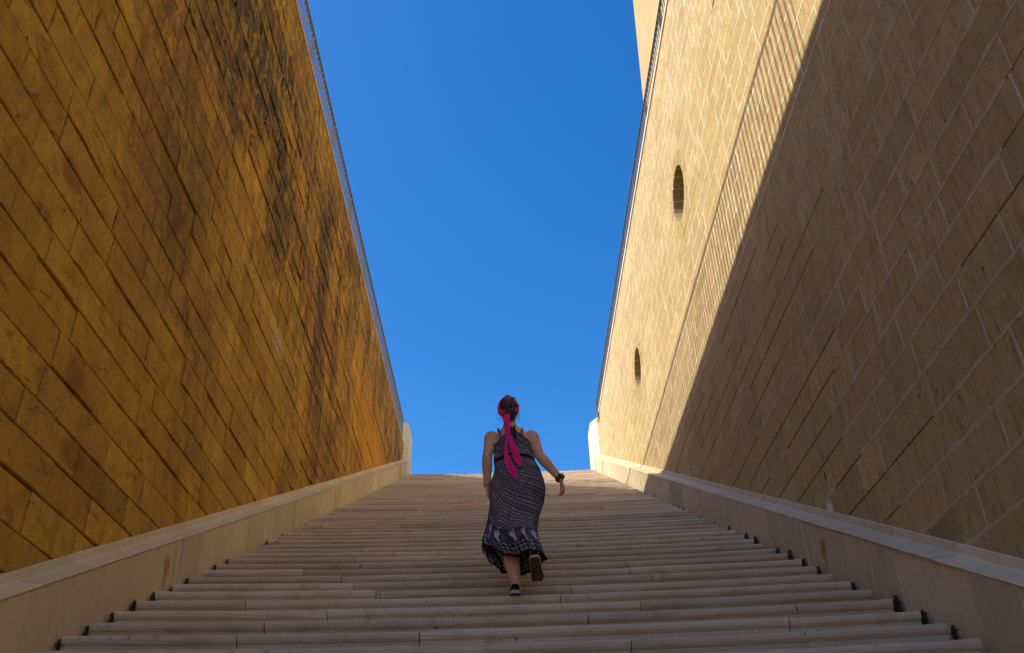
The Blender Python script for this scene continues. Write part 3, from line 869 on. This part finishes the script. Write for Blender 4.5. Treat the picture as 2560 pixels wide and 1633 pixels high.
def ribbon(pts, ws, parent, name, mat, twist=0.0, fold=0.006):
    P = [Vector(p) for p in pts]; fine = []; W = []; n = len(P)
    for k in range(n-1):
        p0, p1, p2, p3 = P[max(k-1, 0)], P[k], P[k+1], P[min(k+2, n-1)]
        for q in range(8):
            t = q/8
            fine.append(0.5*((2*p1)+(p2-p0)*t+(2*p0-5*p1+4*p2-p3)*t*t+(3*p1-p0-3*p2+p3)*t**3)); W.append(ws[k]+(ws[k+1]-ws[k])*t)
    fine.append(P[-1]); W.append(ws[-1]); v = []; f = []; m = 6
    for k, p in enumerate(fine):
        d = (fine[min(k+1, len(fine)-1)]-fine[max(k-1, 0)]).normalized()
        a = twist*math.sin(k*0.22); s = Vector((math.cos(a), math.sin(a), 0)); s = (s-d*s.dot(d)).normalized(); t = s.cross(d)
        if t.y > 0: t = -t
        for j in range(m+1):
            u = j/m-0.5; off = fold*math.sin(u*11+k*0.12)
            v.append(p+s*(u*W[k])+t*(off+0.0012))
        for j in range(m, -1, -1):
            u = j/m-0.5; off = fold*math.sin(u*11+k*0.12)
            v.append(p+s*(u*W[k])+t*(off-0.0012))
    nn = 2*(m+1)
    for k in range(len(fine)-1):
        for j in range(nn): j2 = (j+1) % nn; f.append((k*nn+j, k*nn+j2, (k+1)*nn+j2, (k+1)*nn+j))
    f.append(tuple(range(nn-1, -1, -1))); f.append(tuple((len(fine)-1)*nn+j for j in range(nn)))
    gg = Geo(); gg.add(v, f); return gg.obj(name, mat, parent, True)
ribbon([(0.034, 6.972, 3.530), (0.024, 6.958, 3.480), (0.026, 6.945, 3.410), (0.030, 6.928, 3.330), (0.020, 6.922, 3.240), (0.012, 6.915, 3.165), (0.028, 6.905, 3.060), (0.062, 6.892, 2.970), (0.090, 6.885, 2.905)],
       [0.040, 0.052, 0.054, 0.036, 0.024, 0.030, 0.058, 0.060, 0.016], band, 'scarf_tail', M_PINK, 0.25)
ribbon([(0.036, 6.965, 3.510), (0.036, 6.945, 3.420), (0.038, 6.928, 3.330), (0.052, 6.918, 3.260), (0.074, 6.908, 3.180), (0.098, 6.900, 3.105), (0.118, 6.893, 3.045), (0.124, 6.890, 3.015)],
       [0.030, 0.034, 0.034, 0.044, 0.052, 0.058, 0.050, 0.020], band, 'scarf_tail', M_PINK, -0.3)

# dress: skirt and bodice as dense cloth grids with the print and a painted bodice sheen as cloth colour
rp_ = random.Random(21)
PROFILE = [(3.150, -0.077, 0.240, 0.128, 7.074), (3.06, -0.090, 0.288, 0.152, 7.077), (2.97, -0.117, 0.322, 0.172, 7.080), (2.885, -0.133, 0.330, 0.178, 7.083),
           (2.76, -0.136, 0.302, 0.166, 7.088), (2.645, -0.148, 0.264, 0.156, 7.090), (2.54, -0.172, 0.236, 0.158, 7.090), (2.45, -0.198, 0.246, 0.166, 7.086),
           (2.40, -0.180, 0.262, 0.170, 7.082), (2.34, -0.135, 0.280, 0.174, 7.078), (2.29, -0.118, 0.292, 0.176, 7.075), (2.22, -0.10, 0.296, 0.176, 7.075)]
PZ = np.array([p[0] for p in PROFILE])[::-1]
PV = [np.array([p[k] for p in PROFILE])[::-1] for k in range(1, 5)]
def hash2(a, b): return (np.sin(a*127.1+b*311.7)*43758.5453) % 1.0
def print_skirt(u, v):
    """u metres round the cloth, v metres above the hem -> rgb"""
    base = np.stack([0.080+0*u, 0.072+0*u, 0.084+0*u], -1)
    n1 = 0.8+0.4*hash2(np.floor(u*60), np.floor(v*60)); base = base*n1[..., None]
    p = (v+0.27*u); row = np.floor(p/0.030); fr = p/0.030-row
    tick = (u*1.0-0.9*(fr-0.5)*0.018)/0.0165; tk = np.abs(tick-np.floor(tick)-0.5)
    rowc = 0.25+0.75*hash2(row, 3.0)
    on = (tk < 0.24) & (fr > 0.18) & (fr < 0.66) & (v > 0.235)
    amt = on*rowc*(0.55+0.45*hash2(np.floor(tick), row))
    col = base*(1-amt[..., None])+np.array([0.55, 0.51, 0.57])*amt[..., None]
    # row of pale hands
    w = 0.098; a = (u/w-np.floor(u/w)-0.5)*w; b_ = (v-0.085)/0.145
    inb = (b_ > 0) & (b_ < 1)
    k = np.floor(u/w); aa = a+0.008*np.sin(k*2.3)
    pr = (b_ > 0.70) & (np.abs(((aa+0.021)/0.0105) % 1.0-0.5) < 0.30) & (np.abs(aa) < 0.021) & (b_ < 0.84+0.16*hash2(np.floor((aa+0.021)/0.0105), k))
    pm = (b_ > 0.50) & (b_ <= 0.70) & (np.abs(aa) < 0.008+0.080*(b_-0.50))
    stn = (b_ > 0.22) & (b_ <= 0.50) & (np.abs(aa) < 0.008)
    fo = (b_ <= 0.24) & (np.abs(np.abs(aa)-0.030*(1-b_/0.30)) < 0.006)
    hnd = inb & (pr | pm | stn | fo)
    a2 = ((u/w+0.5)-np.floor(u/w+0.5)-0.5)*w
    ov = inb & (((a2/0.026)**2+((b_-0.42)/0.40)**2) < 1)
    zone = (v > 0.080) & (v <= 0.235)
    col = np.where(zone[..., None], np.array([0.045, 0.042, 0.052]), col)
    col = np.where(ov[..., None], np.array([0.075, 0.073, 0.090])*(0.8+0.4*hash2(np.floor(u*110), np.floor(v*110)))[..., None], col)
    col = np.where(hnd[..., None], np.array([0.50, 0.46, 0.60]), col)
    # diamonds and black hem
    s_ = 0.031; x, y = (u/s_) % 1-0.5, ((v-0.022)/s_) % 1-0.5; dm = np.abs(x)+np.abs(y)
    dz = (v > 0.022) & (v < 0.022+s_*3-0.006*np.sin(u*40))
    col = np.where((dz & (dm < 0.42) & (dm > 0.19))[..., None], np.array([0.36, 0.34, 0.43]), np.where(dz[..., None], np.array([0.022, 0.021, 0.028]), col))
    col = np.where((v < 0.020)[..., None], np.array([0.006, 0.006, 0.007]), col)
    return col
def cloth(name, X, Y, Z, C, parent, close=True):
    nv, nu = X.shape; v = np.stack([X, Y, Z], -1).reshape(-1, 3)
    f = []
    for r_ in range(nv-1):
        for c_ in range(nu if close else nu-1):
            c2 = (c_+1) % nu; f.append((r_*nu+c_, r_*nu+c2, (r_+1)*nu+c2, (r_+1)*nu+c_))
    me = bpy.data.meshes.new(name); me.from_pydata(v.tolist(), [], f)
    a = me.attributes.new('print', 'FLOAT_COLOR', 'POINT')
    cc = np.ones((len(v), 4), np.float32); cc[:, :3] = C.reshape(-1, 3); a.data.foreach_set('color', cc.ravel())
    me.polygons.foreach_set('use_smooth', [True]*len(me.polygons)); me.materials.append(M_DRESS)
    o = bpy.data.objects.new(name, me); COL.objects.link(o); o.parent = parent
    return o
NU, NV = 300, 170
th = np.linspace(0, 2*np.pi, NU, endpoint=False)       # 0 = right, pi/2 = front, pi = left, 3pi/2 = back
HEM_T = np.array([0, 0.5, 1.1, 1.57, 2.2, 2.75, 3.05, 3.35, 3.75, 4.2, 4.71, 5.2, 5.7, 6.0, 6.2832])
HEM_Z = np.array([2.300, 2.275, 2.250, 2.240, 2.250, 2.275, 2.385, 2.425, 2.370, 2.285, 2.248, 2.252, 2.268, 2.290, 2.300])
hem = np.interp(th, HEM_T, HEM_Z)
t = np.linspace(0, 1, NV)[:, None]
Zg = 3.145*(1-t)+hem[None, :]*t
xl = np.interp(Zg, PZ, PV[0]); xr = np.interp(Zg, PZ, PV[1]); ry = np.interp(Zg, PZ, PV[2]); cy = np.interp(Zg, PZ, PV[3])
T = np.broadcast_to(th, Zg.shape)
fl = np.clip((2.72-Zg)/0.42, 0, 1)**1.3; gat = np.clip((Zg-3.02)/0.12, 0, 1)
seat = 0.014*np.exp(-((Zg-2.87)/0.10)**2)*(-np.cos(2*(T-4.71))*0.5+0.5)*0
fold = fl*(0.020*np.sin(9*T+1.2+0.8*np.sin(2*T))+0.010*np.sin(17*T+2*Zg*6)+0.006*np.sin(29*T)) + gat*0.0045*np.sin(46*T) + 0.0035*np.sin(5*T+Zg*23)*(1-gat)
fold += -0.006*fl*0
kx = np.cos(T); ky = np.sin(T)
# diagonal drag folds across the back from hip to knee
fold += 0.0045*np.sin((Zg*0.9+0.45*kx*0.2)*70)*np.clip(-ky, 0, 1)*np.clip((3.0-Zg)/0.1, 0, 1)*np.clip((Zg-2.50)/0.1, 0, 1)
rxx = (xr-xl)/2; cx = (xr+xl)/2
Xg = cx+kx*(rxx+fold); Yg = cy+ky*(ry+fold)
Ug = (T+0.35*(Zg-2.3))*0.215; Vg = Zg-hem[None, :]
dth = np.angle(np.exp(1j*(T-5.30)))
Yg = Yg-0.19*np.exp(-(dth/0.66)**2)*np.clip((2.64-Zg)/0.26, 0, 1)**1.2
skirt = cloth('skirt', Xg, Yg, Zg, print_skirt(Ug, Vg), woman)

NB = 80
tb = np.linspace(0, 1, NB)[:, None]
kx1, ky1 = np.cos(th), np.sin(th)
# upper edge: rises to a point at the nape, runs low under the arms, higher in front
back = np.clip(-ky1, 0, 1); front = np.clip(ky1, 0, 1)
top = np.where(ky1 < 0, 3.285+0.128*np.clip(1-np.abs(kx1-0.06)/0.86, 0, 1)**0.95, 3.285+0.10*front**0.8)
Zb = 3.125*(1-tb)+top[None, :]*tb
TZ = np.array([q[0] for q in TORSO]); 
tx = np.interp(Zb, TZ, [q[1] for q in TORSO]); ty = np.interp(Zb, TZ, [q[2] for q in TORSO])
trx = np.interp(Zb, TZ, [q[3] for q in TORSO]); trY = np.interp(Zb, TZ, [q[4] for q in TORSO])
Tb = np.broadcast_to(th, Zb.shape)
off = 0.012+0.010*np.exp(-((Zb-3.16)/0.03)**2)
bust = 0.055*np.exp(-((Zb-3.25)/0.06)**2)*np.clip(np.sin(Tb), 0, 1)**2
gath = 0.0042*np.sin(34*Tb+6*Zb)*(0.5+0.5*np.clip((Zb-3.15)/0.2, 0, 1))+0.003*np.sin(61*Tb)
Xb = tx+np.cos(Tb)*(trx+off+gath); Yb = ty+np.sin(Tb)*(trY+off+gath+bust)
# the gathered peak draws in towards the nape
pk = np.clip((Zb-3.33)/0.09, 0, 1)*np.clip(-np.sin(Tb), 0, 1); Yb = Yb-0.004*pk
ub, vb = Tb*0.17, Zb-3.125
cb = np.stack([0.085+0*ub, 0.080+0*ub, 0.10+0*ub], -1)*(0.7+0.6*hash2(np.floor(ub*70), np.floor(vb*50)))[..., None]
sw = np.clip(np.sin(vb*95+3.2*np.sin(ub*45)+ub*30), 0, 1)**3; cb += sw[..., None]*np.array([0.11, 0.105, 0.14])
sh = np.clip(np.sin(34*Tb+6*Zb), 0, 1)**2*np.clip((Zb-3.27)/0.08, 0, 1); cb += sh[..., None]*np.array([0.14, 0.135, 0.18])  # sheen on the upper gathers, painted into the cloth colour
s_ = 0.026; x, y = (ub/s_) % 1-0.5, ((vb-0.035)/s_) % 1-0.5; dm = np.abs(x)+np.abs(y)
ring_ = (dm < 0.40) & (dm > 0.2) & (vb > 0.035) & (vb < 0.035+s_*(2+1.5*np.sin(ub*16)))
cb = np.where(ring_[..., None], np.array([0.30, 0.29, 0.36]), cb)
cb = np.where((tb*np.ones_like(Zb) > 0.955)[..., None], np.array([0.008, 0.008, 0.009]), cb)
bodice = cloth('bodice', Xb, Yb, Zb, cb, woman)
# black elastic waist, straps and bow
v = []; f = []; N = 90
for k in range(N):
    a = 2*math.pi*k/N; c, s = math.cos(a), math.sin(a)
    zc = 3.137+0.016*c*c*(-1)+0.010*s*s+0.004*math.sin(6*a)
    for hz, o_ in ((-0.017, 0.004), (-0.008, 0.011+0.002*math.sin(40*a)), (0.008, 0.011+0.002*math.sin(37*a)), (0.017, 0.004), (0.010, -0.006), (-0.010, -0.006)):
        v.append((0.0815+c*(0.160+o_), 7.0745+s*(0.128+o_), zc+hz))
for k in range(N):
    k2 = (k+1) % N
    for j in range(6): j2 = (j+1) % 6; f.append((k*6+j, k2*6+j, k2*6+j2, k*6+j2))
g = Geo(); g.add(v, f); g.obj('waistband', M_BLACK, woman, True)
def strap(pts, r, mat, name):
    g = Geo(); ring_tube(g, pts, [(r, r*0.45)]*len(pts), n=8); g.obj(name, mat, woman, True)
strap([(-0.033, 6.975, 3.318), (-0.034, 6.986, 3.365), (-0.042, 7.010, 3.405), (-0.050, 7.060, 3.446), (-0.052, 7.11, 3.440), (-0.045, 7.165, 3.37)], 0.0052, M_STRAP, 'bra_strap')
strap([(0.152, 6.978, 3.322), (0.148, 6.990, 3.370), (0.150, 7.014, 3.408), (0.154, 7.062, 3.444), (0.154, 7.11, 3.438), (0.148, 7.165, 3.37)], 0.0052, M_STRAP, 'bra_strap')
strap([(0.070, 6.986, 3.398), (0.080, 7.006, 3.428), (0.096, 7.040, 3.462), (0.108, 7.095, 3.468), (0.100, 7.150, 3.430), (0.080, 7.185, 3.37)], 0.0045, M_BLACK, 'halter_strap')
strap([(0.066, 6.986, 3.398), (0.050, 7.006, 3.428), (0.020, 7.038, 3.462), (0.000, 7.095, 3.468), (0.008, 7.150, 3.430), (0.030, 7.185, 3.37)], 0.0045, M_BLACK, 'halter_strap')
ribbon([(0.058, 6.972, 3.412), (0.052, 6.950, 3.37), (0.046, 6.938, 3.31), (0.040, 6.932, 3.25)], [0.022, 0.030, 0.026, 0.012], bodice, 'tie_end', M_BLACK, 0.2, 0.003)
ribbon([(0.082, 6.972, 3.412), (0.088, 6.952, 3.37), (0.090, 6.942, 3.325), (0.092, 6.938, 3.29)], [0.018, 0.024, 0.022, 0.010], bodice, 'tie_end', M_BLACK, 0.2, 0.003)

# watch, bracelet
def cuff(c, d, r, h, mat, name, parent):
    d = Vector(d).normalized(); s = Vector((1, 0, 0)); s = (s-d*s.dot(d)).normalized(); t = d.cross(s); v = []; f = []; N = 28
    for k in range(N):
        a = 2*math.pi*k/N; q = s*math.cos(a)*r+t*math.sin(a)*r*0.86; e = q.normalized()
        for hz, o_ in ((-h, 0), (-h*0.6, 0.004), (h*0.6, 0.004), (h, 0), (h, -0.004), (-h, -0.004)): v.append(Vector(c)+q+e*o_+d*hz)
    for k in range(N):
        k2 = (k+1) % N
        for j in range(6): j2 = (j+1) % 6; f.append((k*6+j, k2*6+j, k2*6+j2, k*6+j2))
    g = Geo(); g.add(v, f); return g.obj(name, mat, parent, True)
dR = Vector((0.158, -0.035, -0.230)).normalized(); cW = Vector((0.447, 6.985, 2.935))-dR*0.006
w = cuff(cW, dR, 0.0345, 0.017, M_WATCH, 'watch', woman)
bm = bmesh.new(); bmesh.ops.create_cube(bm, size=1.0); bmesh.ops.scale(bm, vec=(0.044, 0.044, 0.014), verts=bm.verts); bmesh.ops.bevel(bm, geom=bm.edges[:], offset=0.004, segments=2, affect='EDGES')
nb = Vector((0.45, -0.80, 0.40)); nb = (nb-dR*nb.dot(dR)).normalized(); sx = dR.cross(nb)
R4 = Matrix((dR, sx, nb)).transposed().to_4x4(); R4.translation = cW+nb*0.034
bm.transform(R4); me = bpy.data.meshes.new('watch_case'); bm.to_mesh(me); bm.free(); me.materials.append(M_WATCH)
o = bpy.data.objects.new('watch_case', me); COL.objects.link(o); o.parent = w
cuff((-0.150, 7.115, 2.972), (-0.02, 0.3, -0.95), 0.0305, 0.003, M_SILVER, 'bracelet', woman)
cuff((-0.150, 7.122, 2.955), (0.05, 0.3, -0.95), 0.0295, 0.002, M_WATCH, 'bracelet', woman)
fr = HW[0]+HW[1]*0.098+HW[3]*(-0.009)-HW[2]*0.006
cuff(fr, HW[1]-HW[2]*0.35, 0.0098, 0.002, M_SILVER, 'ring', woman)

# canvas shoes
def shoe(heel, toe, up, parent):
    heel, toe = Vector(heel), Vector(toe); d = (toe-heel); L = d.length; d.normalize()
    up = Vector(up); up = (up-d*up.dot(d)).normalized(); s = d.cross(up)
    stn = [(-0.004, 0.024, 0.0), (0.02, 0.037, 0.0), (0.07, 0.040, 0.0), (0.13, 0.038, 0.002), (0.18, 0.047, 0.004), (0.215, 0.045, 0.0), (0.24, 0.033, 0.0), (L, 0.012, 0.0)]
    hts = [0.072, 0.088, 0.096, 0.086, 0.064, 0.052, 0.042, 0.030]
    g = Geo(); v = []; f = []; n = 14
    for (a, w_, o_), h_ in zip(stn, hts):
        for j in range(n):
            q = math.pi*(j/(n-1)); cx_ = math.cos(q); e = abs(cx_)**0.75*(1 if cx_ > 0 else -1)
            v.append(heel+d*min(a, L)+s*(e*(w_-0.002)+o_)+up*(0.022+(h_-0.022)*math.sin(q)**0.7))
    m_ = len(stn)
    for k in range(m_-1):
        for j in range(n):
            j2 = (j+1) % n; f.append((k*n+j, k*n+j2, (k+1)*n+j2, (k+1)*n+j))
    f.append(tuple(range(n-1, -1, -1))); f.append(tuple((m_-1)*n+j for j in range(n))); g.add(v, f)
    sh = g.obj('shoe', M_BLACK, parent, True)
    def slab(z0, z1, grow, mat, name):
        pr = [(a, w_+grow+o_, ) for a, w_, o_ in stn]+[(a, -(w_+grow)+o_) for a, w_, o_ in reversed(stn)]
        pr[0] = (pr[0][0]-grow, pr[0][1]); pr[-1] = (pr[-1][0]-grow, pr[-1][1])
        nn = len(pr); v = [heel+d*a+s*b_+up*z0 for a, b_ in pr]+[heel+d*a+s*b_+up*z1 for a, b_ in pr]
        f = [tuple(range(nn-1, -1, -1)), tuple(range(nn, 2*nn))]+[(k, (k+1) % nn, (k+1) % nn+nn, k+nn) for k in range(nn)]
        gg = Geo(); gg.add(v, f); return gg.obj(name, mat, sh)
    slab(0.006, 0.030, 0.004, M_RUBBER, 'rubber_rim'); slab(0.0, 0.0058, 0.001, M_SOLE, 'outsole')
ztr = slope(Y0+4*TREAD)+sag(0.06)
shoe((0.057, 6.978, ztr+0.001), (0.045, 7.225, ztr+0.001), (0, 0, 1), woman)
shoe((0.204, 6.775, 2.216), (0.229, 6.985, 2.104), (0, 0.45, 0.9), woman)

# ------------------------------------------------------------------ dark clumps painting moss and gap shadow at the step ends, small odds and ends
def moss(x, y, z, sc, n, rr):
    """lumpy cushion filling the gap, with short tufts"""
    g = Geo(); nu, nv = 10, 7; v = []; f = []
    for a in range(nv):
        ph = -1.4+2.8*a/(nv-1)
        for b_ in range(nu):
            q = 2*math.pi*b_/nu; k = rr.uniform(0.75, 1.2)
            v.append((x+math.cos(q)*math.cos(ph)*0.017*min(1, sc)*k, y+math.sin(q)*math.cos(ph)*0.050*sc*k, z-0.062+math.sin(ph)*0.085*sc*(1.0 if ph < 0 else 0.95)))
    for a in range(nv-1):
        for b_ in range(nu): b2 = (b_+1) % nu; f.append((a*nu+b_, a*nu+b2, (a+1)*nu+b2, (a+1)*nu+b_))
    f.append(tuple(range(nu-1, -1, -1))); f.append(tuple((nv-1)*nu+b_ for b_ in range(nu)))
    g.add(v, f)
    for k in range(n):
        ph = rr.uniform(-0.6, 1.4); q = rr.uniform(0, 6.28)
        p = (x+math.cos(q)*math.cos(ph)*0.02, y+math.sin(q)*math.cos(ph)*0.046*sc, z-0.062+math.sin(ph)*0.082*sc)
        h = rr.uniform(0.008, 0.018)*sc; w_ = rr.uniform(0.004, 0.008)
        g.add([(p[0]-w_, p[1], p[2]), (p[0]+w_, p[1], p[2]), (p[0]+rr.gauss(0, 0.006), p[1]-0.004, p[2]+h)], [(0, 1, 2)])
    return g
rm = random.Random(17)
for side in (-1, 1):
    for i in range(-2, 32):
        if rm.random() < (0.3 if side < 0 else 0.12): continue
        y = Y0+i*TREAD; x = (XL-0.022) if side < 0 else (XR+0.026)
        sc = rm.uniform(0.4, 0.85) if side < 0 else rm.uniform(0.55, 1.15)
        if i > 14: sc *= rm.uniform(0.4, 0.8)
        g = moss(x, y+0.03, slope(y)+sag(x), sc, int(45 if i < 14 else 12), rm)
        o = g.obj('moss_shade_clump', M_MOSS_SHADE)
        if side < 0: tag(o, 'small dark clump of moss and painted gap shadow at the left ends of the steps', 'moss', 'moss and gap-shadow clumps along the left ends of the steps')
        else: tag(o, 'thick dark clump of moss and painted gap shadow at the right ends of the steps', 'moss', 'moss and gap-shadow clumps along the right ends of the steps')
g = moss(WXR-0.04, 24.8, 12.47, 2.2, 80, rm)
tag(g.obj('weed_tuft', M_DRY), 'dry orange weed tuft under the coping near the far end of the right wall', 'weed')
# splash of white paint where the wall meets the plinth
yy = 7.75; zz = slope(yy)+WZR; v = [(WXR-0.007, yy, zz+0.02)]; n = 26
for k in range(n):
    a = 2*math.pi*k/n; q = (0.05 if k % 2 else 0.095)*rm.uniform(0.7, 1.2)
    v.append((WXR-0.007, yy+math.cos(a)*q*1.1, zz+0.02+math.sin(a)*q))
v += [(WXR-0.002, p[1], p[2]) for p in v[1:]]
f = [(0, 1+(k+1) % n, 1+k) for k in range(n)]+[(1+k, 1+(k+1) % n, 1+n+(k+1) % n, 1+n+k) for k in range(n)]
mesh_from('paint_splash', v, f, M_PAINT, wall_right)
